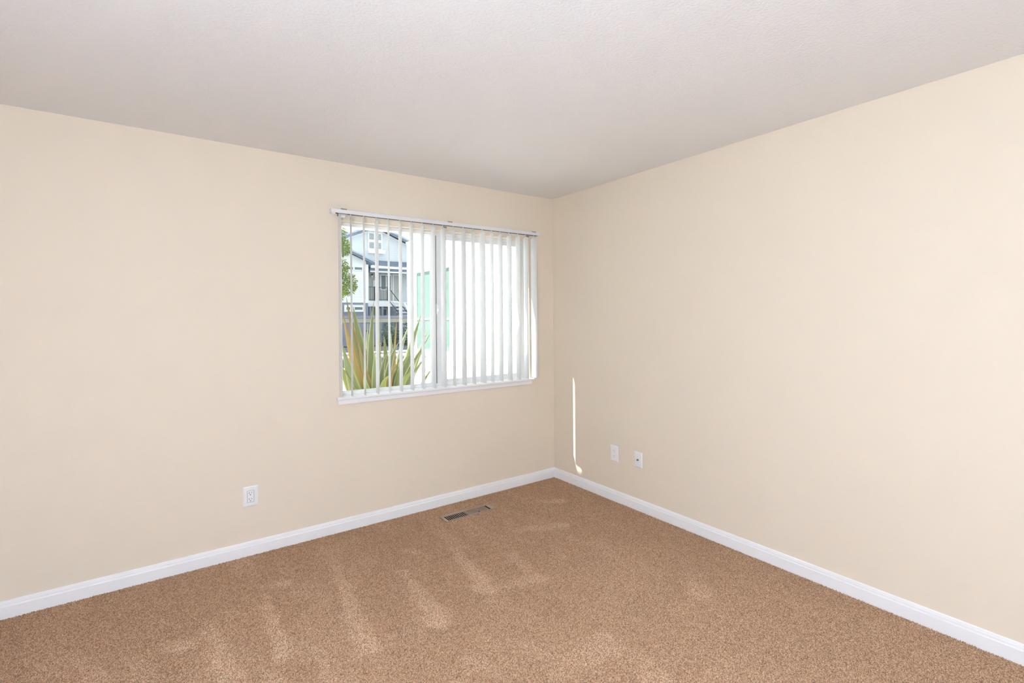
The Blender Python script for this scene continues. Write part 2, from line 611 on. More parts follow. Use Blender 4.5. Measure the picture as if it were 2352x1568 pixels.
def baseboard(name, p0, p1, nrm, label, m0=0.0, m1=0.0):
    """p0->p1 along the wall foot; mitred ends"""
    p0, p1, nrm = Vector(p0), Vector(p1), Vector(nrm)
    d = (p1 - p0).normalized()
    bm = bmesh.new()
    A = [bm.verts.new(p0 + nrm * a + UP0 * z + d * (a * m0)) for a, z in PROF]
    B = [bm.verts.new(p1 + nrm * a + UP0 * z - d * (a * m1)) for a, z in PROF]
    n = len(PROF)
    for i in range(n):
        bm.faces.new((A[i], A[(i + 1) % n], B[(i + 1) % n], B[i]))
    bm.faces.new(A[::-1])
    bm.faces.new(B)
    x = MB()
    x.bm.free()
    x.bm = bm
    tag(x.build(name, 'trim_paint'), label, 'baseboard', kind='structure')


baseboard('baseboard_back', (XL, 0, 0), (0, 0, 0), (0, -1, 0), 'white moulded baseboard along the window wall', 1, 1)
baseboard('baseboard_right', (0, 0, 0), (0, YF, 0), (-1, 0, 0), 'white moulded baseboard along the right wall', 1, 1)
baseboard('baseboard_left', (XL, YF, 0), (XL, 0, 0), (1, 0, 0), 'white moulded baseboard along the left side wall', 1, 1)
baseboard('baseboard_front', (0, YF, 0), (XL, YF, 0), (0, 1, 0), 'white moulded baseboard behind the camera', 1, 1)

# ------------------------------------------------------------------ window
win = tag(empty('window_1', (-1.06, 0.09, 0.885)), 'white vinyl sliding window with two panes and a wooden sill', 'window', kind='structure')


def wpart(mb, name, m, parent=None, bevel=0.0):
    o = mb.build(name, m, None, bevel=bevel)
    p = parent or win
    o.parent = p
    bpy.context.view_layer.update()
    o.matrix_parent_inverse = p.matrix_world.inverted()
    return o


def ring(mb, x0, x1, z0, z1, wl, wr, wb, wt, y0, y1):
    """picture-frame ring with rail widths left, right, bottom, top"""
    mb.box(x0, x0 + wl, y0, y1, z0, z1)
    mb.box(x1 - wr, x1, y0, y1, z0, z1)
    mb.box(x0 + wl, x1 - wr, y0, y1, z0, z0 + wb)
    mb.box(x0 + wl, x1 - wr, y0, y1, z1 - wt, z1)
    return mb


FZ0 = 0.884
fr = wpart(ring(MB(), WX0, WX1, FZ0, WZ1, 0.026, 0.026, 0.018, 0.026, 0.06, 0.135), 'frame', 'vinyl', bevel=0.002)
# fixed left light, its pane set deep; meeting stile of the fixed half
wpart(MB().box(-1.131, -1.098, 0.1, 0.132, FZ0 + 0.018, WZ1 - 0.026), 'meeting_stile', 'vinyl', bevel=0.002)
wpart(ring(MB(), WX0 + 0.026, -1.131, FZ0 + 0.018, WZ1 - 0.026, 0.008, 0.002, 0.004, 0.002, 0.108, 0.126), 'glazing_bead', 'vinyl', bevel=0.001)
wpart(MB().box(WX0 + 0.03, -1.125, 0.115, 0.119, FZ0 + 0.02, WZ1 - 0.026), 'pane', 'clear_glass')
# sliding right sash
sash = wpart(ring(MB(), -1.103, WX1 - 0.024, FZ0 + 0.012, WZ1 - 0.022, 0.082, 0.04, 0.034, 0.032, 0.066, 0.097), 'sash', 'vinyl', bevel=0.003)
wpart(MB().box(-1.025, WX1 - 0.061, 0.08, 0.084, FZ0 + 0.043, WZ1 - 0.051), 'pane', 'clear_glass', sash)
wpart(MB().box(-1.109, -1.1, 0.074, 0.1, FZ0 + 0.018, WZ1 - 0.026), 'sash_gap_shade', 'gap_dark', sash)  # dark strip standing in for the shaded gap beside the sash
lt = MB().box(-1.108, -1.088, 0.05, 0.068, 1.432, 1.51)
lt.box(-1.106, -1.096, 0.036, 0.052, 1.452, 1.476)
wpart(lt, 'latch', 'vinyl', sash, bevel=0.003)
wpart(MB().box(WX0 + 0.026, WX1 - 0.026, 0.062, 0.07, FZ0 + 0.014, FZ0 + 0.022), 'track', 'vinyl', bevel=0.001)
# wooden sill with horns and apron
sl = MB()
sl.prism([(-1.878, -0.032), (-1.878, -0.0005), (WX0 - 0.0, -0.0005), (WX0, 0.062), (WX1, 0.062), (WX1, -0.0005), (-0.236, -0.0005), (-0.236, -0.032)], 'z', 0.868, 0.887)
wpart(sl, 'sill', 'trim_paint', bevel=0.005)
wpart(MB().box(-1.868, -0.252, -0.014, 0, 0.836, 0.8679), 'apron', 'trim_paint', bevel=0.003)

# ------------------------------------------------------------------ vertical blind
YC = -0.07
RZ0, RZ1 = 2.087, 2.114
blind = tag(empty('vertical_blind', (-1.07, YC, RZ0)), 'white vertical blind with open vanes hanging over the window', 'window blind')
BX0, BX1 = -1.922, -0.228
# channel rail, open underneath
hr = MB()
hr.prism([(-0.097, RZ0), (-0.097, RZ1 - 0.003), (-0.094, RZ1), (-0.05, RZ1), (-0.047, RZ1 - 0.003), (-0.047, RZ0), (-0.051, RZ0), (-0.051, RZ1 - 0.005),
          (-0.092, RZ1 - 0.005), (-0.092, RZ0)], 'x', BX0, BX1)


def bpart(mb, name, m, bevel=0.0, smooth=False):
    o = mb.build(name, m, None, bevel=bevel, smooth=smooth)
    o.parent = blind
    o.matrix_parent_inverse = Matrix.Translation(-blind.location)
    return o


bpart(hr, 'headrail', 'rail_metal')
bpart(MB().box(BX0 + 0.003, BX1 - 0.003, -0.0918, -0.0512, RZ0 + 0.002, RZ0 + 0.012), 'shaded_track', 'dark_brown')  # track coloured dark for the shade inside the open channel
bpart(MB().box(BX0 - 0.003, BX0, -0.098, -0.046, RZ0 - 0.001, RZ1 + 0.001), 'end_cap', 'clip_plastic', 0.001)
bpart(MB().box(BX1, BX1 + 0.003, -0.098, -0.046, RZ0 - 0.001, RZ1 + 0.001), 'end_cap', 'clip_plastic', 0.001)
for bx in (-1.845, -1.07, -0.283):
    k = MB()
    k.box(bx - 0.018, bx + 0.018, -0.094, -0.002, RZ1 + 0.0005, RZ1 + 0.0035)
    k.box(bx - 0.018, bx + 0.018, -0.098, -0.094, RZ1 - 0.004, RZ1 + 0.0035)
    k.box(bx - 0.018, bx + 0.018, -0.005, -0.001, RZ1 - 0.03, RZ1 + 0.0035)
    bpart(k, 'bracket', 'bracket_steel')
# chain pulley under the left end
pk = MB().cyl((-1.862, -0.066, RZ0 - 0.012), (0.03, 0, 0), 0.011, n=14)
pk.cyl((-1.828, -0.066, RZ0 - 0.011), (0.006, 0, 0), 0.009, n=12)
pk.box(-1.868, -1.815, -0.07, -0.062, RZ0 - 0.006, RZ0 + 0.005)
bpart(pk, 'cord_pulley', 'clip_plastic', 0.001)
bpart(MB().box(BX0 + 0.001, BX0 + 0.026, -0.088, -0.056, RZ0 - 0.007, RZ0 + 0.002), 'end_stop', 'clip_plastic', 0.002)

VANES = [(-1.8688, 85.7), (-1.7955, 79.8), (-1.7099, 79.0), (-1.6229, 85.0), (-1.5388, 77.2), (-1.4541, 82.2), (-1.3705, 82.7),
         (-1.2857, 81.7), (-1.1988, 82.0), (-1.1191, 85.7), (-1.0318, 76.0), (-0.9467, 83.0), (-0.8621, 77.5), (-0.7776, 88.5),
         (-0.6913, 74.8), (-0.6083, 78.7), (-0.5227, 81.2), (-0.4356, 78.7), (-0.3539, 78.2), (-0.2691, 85.7)]
# one curved vane, 89 mm wide, hung from its middle (local x along the width)
VT, VB = 2.068, 0.897
vb = MB()
n = 10
bm = vb.bm
rows = []
for zz, th in ((VT - 0.0, 0.3), (VT - 0.012, 1.0), (VB, 1.0)):
    fr_, bk = [], []
    for i in range(n + 1):
        t = i / n * 2 - 1
        x = t * 0.0445
        z = zz - (0.006 if (zz == VT and abs(t) > 0.7) else 0)
        yb = 0.004 * (1 - t * t) - 0.0025
        fr_.append(bm.verts.new((x, yb, z - VT)))
        bk.append(bm.verts.new((x, yb + 0.0011, z - VT)))
    rows.append((fr_, bk))
for (f0, b0), (f1, b1) in zip(rows, rows[1:]):
    for i in range(n):
        bm.faces.new((f0[i], f0[i + 1], f1[i + 1], f1[i]))
        bm.faces.new((b0[i + 1], b0[i], b1[i], b1[i + 1]))
    bm.faces.new((f0[0], f1[0], b1[0], b0[0]))
    bm.faces.new((f0[n], b0[n], b1[n], f1[n]))
for f_, b_ in (rows[0], rows[-1]):
    for i in range(n):
        bm.faces.new((f_[i], b_[i], b_[i + 1], f_[i + 1]))
vane_me = vb.mesh('vane', 'vane_pvc')
cb = MB().box(-0.011, 0.011, -0.002, 0.0035, -0.006, 0.006)
cb.box(-0.006, 0.006, -0.002, 0.003, 0.004, 0.014)
cb.cyl((0, 0, 0.012), (0, 0, 0.013), 0.004, n=8)
clip_me = cb.mesh('vane_clip', 'clip_plastic')
for i, (vx, ang) in enumerate(VANES):
    a = math.radians(ang)
    vo = link('vane', vane_me, blind, Vector((vx, YC, VT)) - blind.location, (0, 0, a))
    link('vane_clip', clip_me, vo)

# ------------------------------------------------------------------ sockets
def screw(parent, p, nrm, r=0.0028):
    p, nrm = Vector(p), Vector(nrm)
    o = MB().cyl(p, nrm * 0.0012, r, n=10).build('screw', 'plate_plastic', parent)
    return o


def plate_mesh(wd, ht):
    """bevelled plate in local x,z; face towards -y"""
    m = MB()
    e = 0.006
    pts0 = [(-wd / 2, -ht / 2), (wd / 2, -ht / 2), (wd / 2, ht / 2), (-wd / 2, ht / 2)]
    bm = m.bm
    A = [bm.verts.new((x, 0, z)) for x, z in pts0]
    B = [bm.verts.new((x, -0.003, z)) for x, z in pts0]
    C = [bm.verts.new((x - math.copysign(e, x), -0.0062, z - math.copysign(e, z))) for x, z in pts0]
    for P, Q in ((A, B), (B, C)):
        for i in range(4):
            bm.faces.new((P[i], P[(i + 1) % 4], Q[(i + 1) % 4], Q[i]))
    bm.faces.new(C)
    bm.faces.new(A[::-1])
    return m


def slots(parent, cz, y, dark='slot_dark'):
    MB().box(-0.0078, -0.0055, y - 0.0004, y + 0.001, cz + 0.0, cz + 0.0085).build('slot', dark, parent)
    MB().box(0.0055, 0.0078, y - 0.0004, y + 0.001, cz + 0.001, cz + 0.0075).build('slot', dark, parent)
    g = MB().cyl((0, y + 0.001, cz - 0.0075), (0, -0.0014, 0), 0.0027, n=12)
    g.build('ground_hole', dark, parent)


o1 = tag(empty('wall_outlet', (-2.385, 0, 0.347)), 'white rectangular outlet plate on the window wall, larger and nearest the camera', 'outlet')
plate_mesh(0.08, 0.12).build('cover_plate', 'plate_plastic', o1)
ins = MB().box(-0.0175, 0.0175, -0.0078, -0.005, -0.034, 0.034).build('receptacle', 'plate_plastic', o1, bevel=0.0012)
gap = MB()
ring(gap, -0.0187, 0.0187, -0.0352, 0.0352, 0.0013, 0.0013, 0.0013, 0.0013, -0.0064, -0.005)
gap.build('seam', 'gap_dark', o1)
slots(ins, 0.018, -0.0078)
slots(ins, -0.0185, -0.0078)
screw(o1, (0, -0.0062, 0.047), (0, -1, 0))
screw(o1, (0, -0.0062, -0.047), (0, -1, 0))

o2 = tag(empty('wall_outlet', (0, -0.711, 0.358)), 'white duplex outlet plate low on the right wall, nearer the corner', 'outlet')
o2.rotation_euler = (0, 0, -math.pi / 2)
plate_mesh(0.076, 0.121).build('cover_plate', 'plate_plastic', o2)
for cz in (0.02, -0.02):
    rb = MB()
    pts = []
    for k in range(24):
        a = 2 * math.pi * k / 24
        pts.append((0.0168 * math.cos(a), max(-0.0135, min(0.0135, 0.0172 * math.sin(a))) + cz))
    rb.prism(pts, 'y', -0.0082, -0.005)
    rr = rb.build('receptacle', 'plate_plastic', o2, bevel=0.001)
    slots(rr, cz + 0.001, -0.0082, 'slot_grey')
screw(o2, (0, -0.0062, 0), (0, -1, 0))

o3 = tag(empty('cable_plate', (0, -0.94, 0.363)), 'white blank-faced cable plate with one central brass socket', 'wall plate')
o3.rotation_euler = (0, 0, -math.pi / 2)
plate_mesh(0.07, 0.113).build('cover_plate', 'plate_plastic', o3)
j = MB().cyl((0, -0.006, 0), (0, -0.003, 0), 0.0068, n=6)
jk = j.build('socket_nut', 'brass', o3)
MB().cyl((0, -0.009, 0), (0, -0.007, 0), 0.0046, n=16).build('socket', 'brass', o3)
MB().cyl((0, -0.0161, 0), (0, -0.0003, 0), 0.003, n=12).build('socket_core', 'slot_dark', o3)
screw(o3, (0, -0.0062, 0.042), (0, -1, 0))
screw(o3, (0, -0.0062, -0.042), (0, -1, 0))

# ------------------------------------------------------------------ floor register
rg = tag(empty('floor_register', (-1.0165, -0.229, -0.16)), 'tan metal floor register sunk in the carpet below the window', 'air vent')


def rpart(mb, name, m, bevel=0.0):
    o = mb.build(name, m, None, bevel=bevel)
    o.parent = rg
    o.matrix_parent_inverse = Matrix.Translation(-rg.location)
    return o


g = 0.003
gx0, gx1, gy0, gy1 = VX0 + g, VX1 - g, VY0 + g, VY1 - g
zt = -0.003
frm = MB()
ring(frm, gx0, gx1, gy0, gy1, 0.022, 0.032, 0.016, 0.03, 0, 1)
for v in frm.bm.verts:      # ring() works in x,z: turn it flat
    x, y, z = v.co
    v.co = (x, z, zt - 0.004 * (1 - y))
rpart(frm, 'frame', 'register_paint', 0.0015)
ix0, ix1, iy0, iy1 = gx0 + 0.022, gx1 - 0.032, gy0 + 0.016, gy1 - 0.03
rpart(MB().box(-1.034, -1.022, iy0, iy1, zt - 0.004, zt), 'divider', 'register_paint')
sw = 0.0155
slat = MB().prism([(-0.0028, 0.0), (0.0028, 0.0), (0.0075, -0.0075), (0.0035, -0.0075)], 'y', iy0, iy1).mesh('slat', 'register_paint')
x = ix0 + sw * 0.75
while x < -1.04:
    o = link('slat', slat, rg)
    o.matrix_parent_inverse = Matrix.Translation(-rg.location)
    o.location = (x, 0, zt)
    x += sw
x = -1.022 + sw * 0.6
slat_r = MB().prism([(-0.0028, 0.0), (0.0028, 0.0), (0.005, -0.0035), (0.0, -0.0035)], 'y', iy0, iy1).mesh('slat', 'register_paint')
while x < ix1 - 0.012:
    o = link('slat', slat_r, rg)
    o.matrix_parent_inverse = Matrix.Translation(-rg.location)
    o.location = (x, 0, zt)
    x += sw
rpart(MB().box(-1.022, ix1 - 0.008, iy0 - 0.01, iy1 + 0.01, zt - 0.0075, zt - 0.005), 'damper', 'register_paint')
lv = MB().box(-0.95, -0.94, iy0 + 0.004, iy0 + 0.012, zt - 0.008, zt + 0.004)
rpart(lv, 'damper_lever', 'dark_brown', 0.001)
dk = MB()
ring(dk, gx0 + 0.004, gx1 - 0.004, gy0 + 0.004, gy1 - 0.004, 0.002, 0.002, 0.002, 0.002, 0, 1)
for v in dk.bm.verts:
    x_, y_, z_ = v.co
    v.co = (x_, z_, -0.15 + (zt - 0.005 + 0.15) * y_)
dk.box(gx0 + 0.004, gx1 - 0.004, gy0 + 0.004, gy1 - 0.004, -0.153, -0.15)
rpart(dk, 'duct', 'duct_dark')

# ------------------------------------------------------------------ added fill lamp in place of the camera flash (unseen, behind the camera)
LX, LY, LZ = -3.25, -3.65, 1.4
lamp = tag(empty('added_fill_lamp', (LX, LY, 0)), 'added fill lamp, a glowing globe on a pole, unseen behind the camera', 'lamp')
MB().lathe([(0.0, 0.0), (0.14, 0.0), (0.14, 0.012), (0.12, 0.022), (0.02, 0.034), (0.0, 0.034)], (0, 0, 0)).build('base', 'lamp_metal', lamp, smooth=True)
MB().cyl((0, 0, 0.03), (0, 0, LZ - 0.15 - 0.03), 0.011, n=14).build('pole', 'lamp_metal', lamp)
gl = bpy.data.materials.new('fill_glow')
gl.use_nodes = True
pb = gl.node_tree.nodes['Principled BSDF']
pb.inputs['Base Color'].default_value = (0.85, 0.85, 0.85, 1)
pb.inputs['Emission Color'].default_value = (*FILL_COLOUR, 1)
pb.inputs['Emission Strength'].default_value = FILL_POWER / (math.pi * 4 * math.pi * 0.15 ** 2)
MAT['fill_glow'] = gl
MB().lathe([(max(0.0005, 0.15 * math.sin(math.pi * k / 12)), LZ + 0.15 * math.cos(math.pi * k / 12)) for k in range(13)], (0, 0, 0), 18).build('globe', 'fill_glow', lamp, smooth=True)

# ================================================================== outside
GZ = -0.3
tag(MB().box(-14, 16, T + 0.02, 13.7, GZ - 0.1, GZ).build('ground', 'concrete'), 'pale sunlit concrete yard outside the window', 'ground', kind='structure')
tag(MB().box(-30, 45, 13.7, 60, GZ - 0.12, GZ - 0.02).build('driveway', 'asphalt'), 'dark asphalt driveway between the yard and the far house', 'driveway', kind='structure')
for k, (ya, yb) in enumerate(((17.3, 18.3), (19.7, 20.3))):
    tag(MB().box(-20, 30, ya, yb, GZ - 0.05, GZ + 0.06).build('kerb', 'kerb_white', bevel=0.02),
        ('wide white kerb nearer the window across the driveway', 'narrow white kerb farther across the driveway')[k], 'kerb')

# ---- roof overhang of this building: ends short of the wing, so only the window's right end gets sun
tag(MB().box(-7.0, -0.9, T + 0.001, 1.05, 2.5, 2.6).build('trim_1', 'eave_paint'), 'grey painted roof overhang above the window outside', 'eave', kind='structure')

# ---- own building's wing, right of the window
WXP = 0.15
wing = tag(empty('building_wing', (2.0, 1.8, GZ)), 'sunlit white stucco wing standing right of the window', 'building')


def part_of(root):
    def f(mb, name, m, parent=None, bevel=0.0, smooth=False):
        o = mb.build(name, m, None, bevel=bevel, smooth=smooth)
        o.parent = parent or root
        if parent is None:
            o.matrix_parent_inverse = Matrix.Translation(-root.location)
        return o
    return f


wp = part_of(wing)
wy0, wy1, wz0, wz1 = 2.2, 3.27, 0.925, 2.085
wb = MB()
wb.box(WXP, WXP + 0.16, T + 0.03, wy0, GZ, 2.5)
wb.box(WXP, WXP + 0.16, wy1, 3.52, GZ, 2.5)
wb.box(WXP, WXP + 0.16, wy0, wy1, GZ, wz0)
wb.box(WXP, WXP + 0.16, wy0, wy1, wz1, 2.5)
wb.box(WXP + 0.16, 4.0, 3.38, 3.52, GZ, 2.5)
bmesh.ops.remove_doubles(wb.bm, verts=wb.bm.verts[:], dist=1e-5)
wp(wb, 'wall', 'stucco')
wp(MB().prism([(WXP, 2.501), (4.05, 2.501), (4.05, 3.55), (WXP, 2.53)], 'y', 0.17, 3.515), 'roof', 'roof_slate')
wp(MB().box(WXP - 0.022, WXP - 0.001, 0.17, 3.515, 2.49, 2.53), 'gutter', 'eave_paint', bevel=0.01)
wf = MB()
for y0_, y1_ in ((wy0, wy0 + 0.035), (wy1 - 0.035, wy1)):
    wf.box(WXP + 0.015, WXP + 0.06, y0_, y1_, wz0, wz1)
for z0_, z1_ in ((wz0, wz0 + 0.035), (wz1 - 0.035, wz1)):
    wf.box(WXP + 0.017, WXP + 0.058, wy0 + 0.035, wy1 - 0.035, z0_, z1_)
wf.box(WXP + 0.019, WXP + 0.056, (wy0 + wy1) / 2 - 0.02, (wy0 + wy1) / 2 + 0.02, wz0 + 0.035, wz1 - 0.035)
wfo = wp(wf, 'window_frame', 'vinyl', bevel=0.003)
ym = (wy0 + wy1) / 2
for y0_, y1_ in ((wy0 + 0.035, ym - 0.02), (ym + 0.02, wy1 - 0.035)):
    wp(MB().box(WXP + 0.03, WXP + 0.036, y0_, y1_, wz0 + 0.035, wz1 - 0.035), 'pane', 'green_reflection', wfo)
    wp(MB().box(WXP + 0.024, WXP + 0.034, y0_, y1_, 1.378, 1.4), 'muntin', 'vinyl', wfo)
wp(MB().box(WXP - 0.035, WXP, wy0 - 0.1, wy1 + 0.06, 0.745, 0.79), 'ledge', 'eave_paint', bevel=0.006)

# ---- flax plant just outside the window
PB = Vector((-0.95, 1.05, GZ))
flax = tag(empty('flax_plant', PB), 'tall flax plant with striped sword leaves just outside the window', 'plant')


def blade(p0, p1, p2, width, m, fold=0.28):
    """sword leaf through three points, V-folded, tapering to a point"""
    p0, p1, p2 = Vector(p0), Vector(p1), Vector(p2)
    la, lb = (p1 - p0).length, (p2 - p1).length
    tm = min(0.8, max(0.2, la / (la + lb)))
    c = (p1 - p0 * (1 - tm) ** 2 - p2 * tm ** 2) / (2 * tm * (1 - tm))
    bm = bmesh.new()
    uvl = bm.loops.layers.uv.new('UVMap')
    nseg = 18
    view = Vector((0.35, 1, 0)).normalized()
    rows = []
    for i in range(nseg + 1):
        t = i / nseg
        p = p0 * (1 - t) ** 2 + c * (2 * t * (1 - t)) + p2 * t ** 2
        d = ((c - p0) * (1 - t) + (p2 - c) * t).normalized()
        side = d.cross(view).normalized()
        nr = side.cross(d).normalized()
        wdt = width * 0.5 * (0.62 + 0.38 * math.sin(min(1, t * 1.6) * math.pi / 2)) * max(0.012, 1 - max(0, (t - 0.45) / 0.55) ** 1.6)
        th = 0.0015
        rows.append([bm.verts.new(p - side * wdt - nr * wdt * fold), bm.verts.new(p), bm.verts.new(p + side * wdt - nr * wdt * fold),
                     bm.verts.new(p + side * wdt - nr * (wdt * fold + th)), bm.verts.new(p - nr * th), bm.verts.new(p - side * wdt - nr * (wdt * fold + th))])
    uvx = (0, 0.5, 1, 1, 0.5, 0)
    for i in range(nseg):
        a, b_ = rows[i], rows[i + 1]
        for k in range(6):
            k2 = (k + 1) % 6
            f = bm.faces.new((a[k], a[k2], b_[k2], b_[k]))
            f.smooth = True
            for lp, (kk, tt) in zip(f.loops, ((k, i), (k2, i), (k2, i + 1), (k, i + 1))):
                lp[uvl].uv = (uvx[kk], tt / nseg)
    me = bpy.data.meshes.new('leaf')
    bm.to_mesh(me)
    bm.free()
    me.materials.append(MAT[m])
    o = link('leaf', me, flax)
    o.matrix_parent_inverse = Matrix.Translation(-PB)
    return o


# tip pixel, mid pixel, depth of tip, width (m), material
LEAVES = [((787, 714), (806, 804), 0.72, 0.062, 'flax_gold'),
          ((795, 680), (812, 770), 0.95, 0.05, 'flax_rust'),
          ((811, 703), (829, 800), 1.0, 0.105, 'flax_green'),
          ((786, 790), (802, 850), 0.6, 0.085, 'flax_green'),
          ((780, 830), (796, 872), 0.7, 0.07, 'flax_lime'),
          ((859, 689), (852, 790), 0.85, 0.062, 'flax_pale'),
          ((872, 715), (870, 800), 1.15, 0.04, 'flax_green'),
          ((881, 769), (886, 815), 0.9, 0.05, 'flax_green'),
          ((896, 754), (899, 800), 1.25, 0.03, 'flax_pale'),
          ((913, 720), (906, 810), 0.95, 0.03, 'flax_gold'),
          ((941, 745), (920, 805), 1.25, 0.045, 'flax_pale'),
          ((968, 722), (943, 800), 1.2, 0.072, 'flax_green'),
          ((992, 760), (956, 832), 1.1, 0.045, 'flax_pale'),
          ((975, 790), (945, 845), 0.95, 0.07, 'flax_green'),
          ((993, 846), (968, 885), 0.8, 0.04, 'flax_lime'),
          ((985, 752), (961, 815), 1.4, 0.032, 'flax_gold'),
          ((917, 784), (897, 830), 0.8, 0.055, 'flax_pale'),
          ((892, 806), (878, 850), 0.75, 0.05, 'flax_pale'),
          ((918, 830), (898, 862), 0.6, 0.045, 'flax_rust'),
          ((894, 862), (880, 884), 0.55, 0.06, 'flax_lime'),
          ((917, 840), (904, 872), 0.9, 0.085, 'flax_green'),
          ((945, 852), (925, 882), 0.65, 0.055, 'flax_lime'),
          ((948, 808), (922, 842), 0.7, 0.04, 'flax_green'),
          ((822, 776), (836, 845), 0.65, 0.05, 'flax_rust'),
          ((845, 742), (846, 830), 1.3, 0.055, 'flax_green'),
          ((862, 805), (860, 855), 0.6, 0.05, 'flax_green'),
          ((838, 858), (840, 882), 0.5, 0.05, 'flax_lime'),
          ((930, 770), (915, 830), 1.35, 0.06, 'flax_green'),
          ((984, 812), (950, 858), 1.2, 0.05, 'flax_pale'),
          ((958, 760), (930, 830), 1.5, 0.05, 'flax_lime'),
          ((903, 790), (890, 850), 1.1, 0.05, 'flax_pale'),
          ((926, 800), (908, 858), 1.0, 0.05, 'flax_pale'),
          ((966, 835), (940, 872), 0.75, 0.05, 'flax_green')]
rnd = random.Random(3)
for k, (tip, mid, yd, wd, mm) in enumerate(LEAVES):
    p2 = at(tip[0], tip[1], yd)
    p1 = at(mid[0], mid[1], yd * 0.6 + PB.y * 0.4)
    p0 = PB + Vector((rnd.uniform(-0.14, 0.14), rnd.uniform(-0.12, 0.12), 0.0))
    # keep the middle point roughly half way along the blade
    blade(p0, p1, p2, wd * 1.6, mm, fold=rnd.uniform(0.18, 0.4))


# ---- leaf clouds
def foliage_mesh(blobs, per, size, m, seed):
    """blobs: (centre, radii); small bent leaves scattered through each"""
    r = random.Random(seed)
    vs, fs = [], []
    for (c, rad), n_ in zip(blobs, per):
        for _ in range(n_):
            while True:
                p = Vector((r.uniform(-1, 1), r.uniform(-1, 1), r.uniform(-1, 1)))
                if 0.15 < p.length < 1:
                    break
            q = Vector(c) + Vector((p.x * rad[0], p.y * rad[1], p.z * rad[2]))
            d = (p + Vector((r.uniform(-1, 1), r.uniform(-1, 1), r.uniform(-1.2, 0.4)))).normalized()
            s_ = d.cross(Vector((r.uniform(-1, 1), r.uniform(-1, 1), r.uniform(-1, 1)))).normalized()
            nn = s_.cross(d)
            L_ = size * r.uniform(0.7, 1.3)
            i0 = len(vs)
            vs += [q, q + d * L_ * 0.5 + s_ * L_ * 0.2 - nn * L_ * 0.05, q + d * L_ - nn * L_ * 0.15, q + d * L_ * 0.5 - s_ * L_ * 0.2 - nn * L_ * 0.05]
            fs += [(i0, i0 + 1, i0 + 2), (i0, i0 + 2, i0 + 3)]
    me = bpy.data.meshes.new('foliage')
    me.from_pydata([tuple(v) for v in vs], [], fs)
    me.materials.append(MAT[m])
    return me


TY = 7.5
tc_ = at(765, 700, TY)
tree = tag(empty('garden_tree', (tc_.x, TY, GZ)), 'small bright green tree at the left edge of the window', 'tree')
tp = part_of(tree)
tk = MB()
top = at(768, 560, TY)
tk.cyl((tc_.x - 0.1, TY, GZ), (top.x - tc_.x + 0.1, 0, top.z - GZ), 0.05, 0.02, n=10)
blobs, per = [], []
for (u_, v_, dy, ru, rv, n_) in ((787, 568, 0, 17, 19, 420), (786, 612, 0.25, 14, 16, 220), (797, 652, -0.2, 20, 24, 620), (760, 540, 0.1, 30, 40, 900), (745, 620, 0, 35, 40, 900), (770, 665, 0.3, 24, 30, 500), (735, 570, 0, 35, 45, 700)):
    c_ = at(u_, v_, TY + dy)
    k_ = (TY + 3.3) * 1.03 / FPX
    blobs.append((c_, (ru * k_, ru * k_, rv * k_)))
    per.append(n_)
    tk.cyl((tc_.x, TY, c_.z - 0.35), (c_.x - tc_.x, c_.y - TY, 0.35), 0.015, 0.005, n=6)
tp(tk, 'trunk', 'bark')
fo = link('foliage', foliage_mesh(blobs, [int(q * 1.8) for q in per], 0.052, 'tree_leaf', 5), tree)
fo.matrix_parent_inverse = Matrix.Translation(-tree.location)
tag(fo, kind='stuff')

# ---- far house across the driveway
HY = 31.0
house = tag(empty('far_house', (9.65, HY, GZ)), 'pale grey two storey house with gabled roof across the driveway', 'house')
hp = part_of(house)


def lapped(x0, x1, z0, z1, y, step=0.13, roofline=None):
    """lapped boards facing -y; roofline (centre, peak, slope) rakes their ends"""
    m = MB()
    z = z0
    def lim(zz):
        if not roofline:
            return x0, x1
        hw = max(0.0, (roofline[1] - zz) / roofline[2])
        return max(x0, roofline[0] - hw), min(x1, roofline[0] + hw)
    while z < z1 - 1e-6:
        zt_ = min(z + step, z1)
        (a0, a1), (b0, b1) = lim(z), lim(zt_)
        if a1 > a0 + 0.02:
            v = [m.bm.verts.new(p) for p in ((a0, y - 0.02, z), (a1, y - 0.02, z), (a1, y + 0.05, z), (a0, y + 0.05, z),
                                             (b0, y - 0.004, zt_), (b1, y - 0.004, zt_), (b1, y + 0.05, zt_), (b0, y + 0.05, zt_))]
            for f in ((0, 3, 2, 1), (4, 5, 6, 7), (0, 1, 5, 4), (1, 2, 6, 5), (2, 3, 7, 6), (3, 0, 4, 7)):
                m.bm.faces.new([v[k] for k in f])
        z += step
    return m


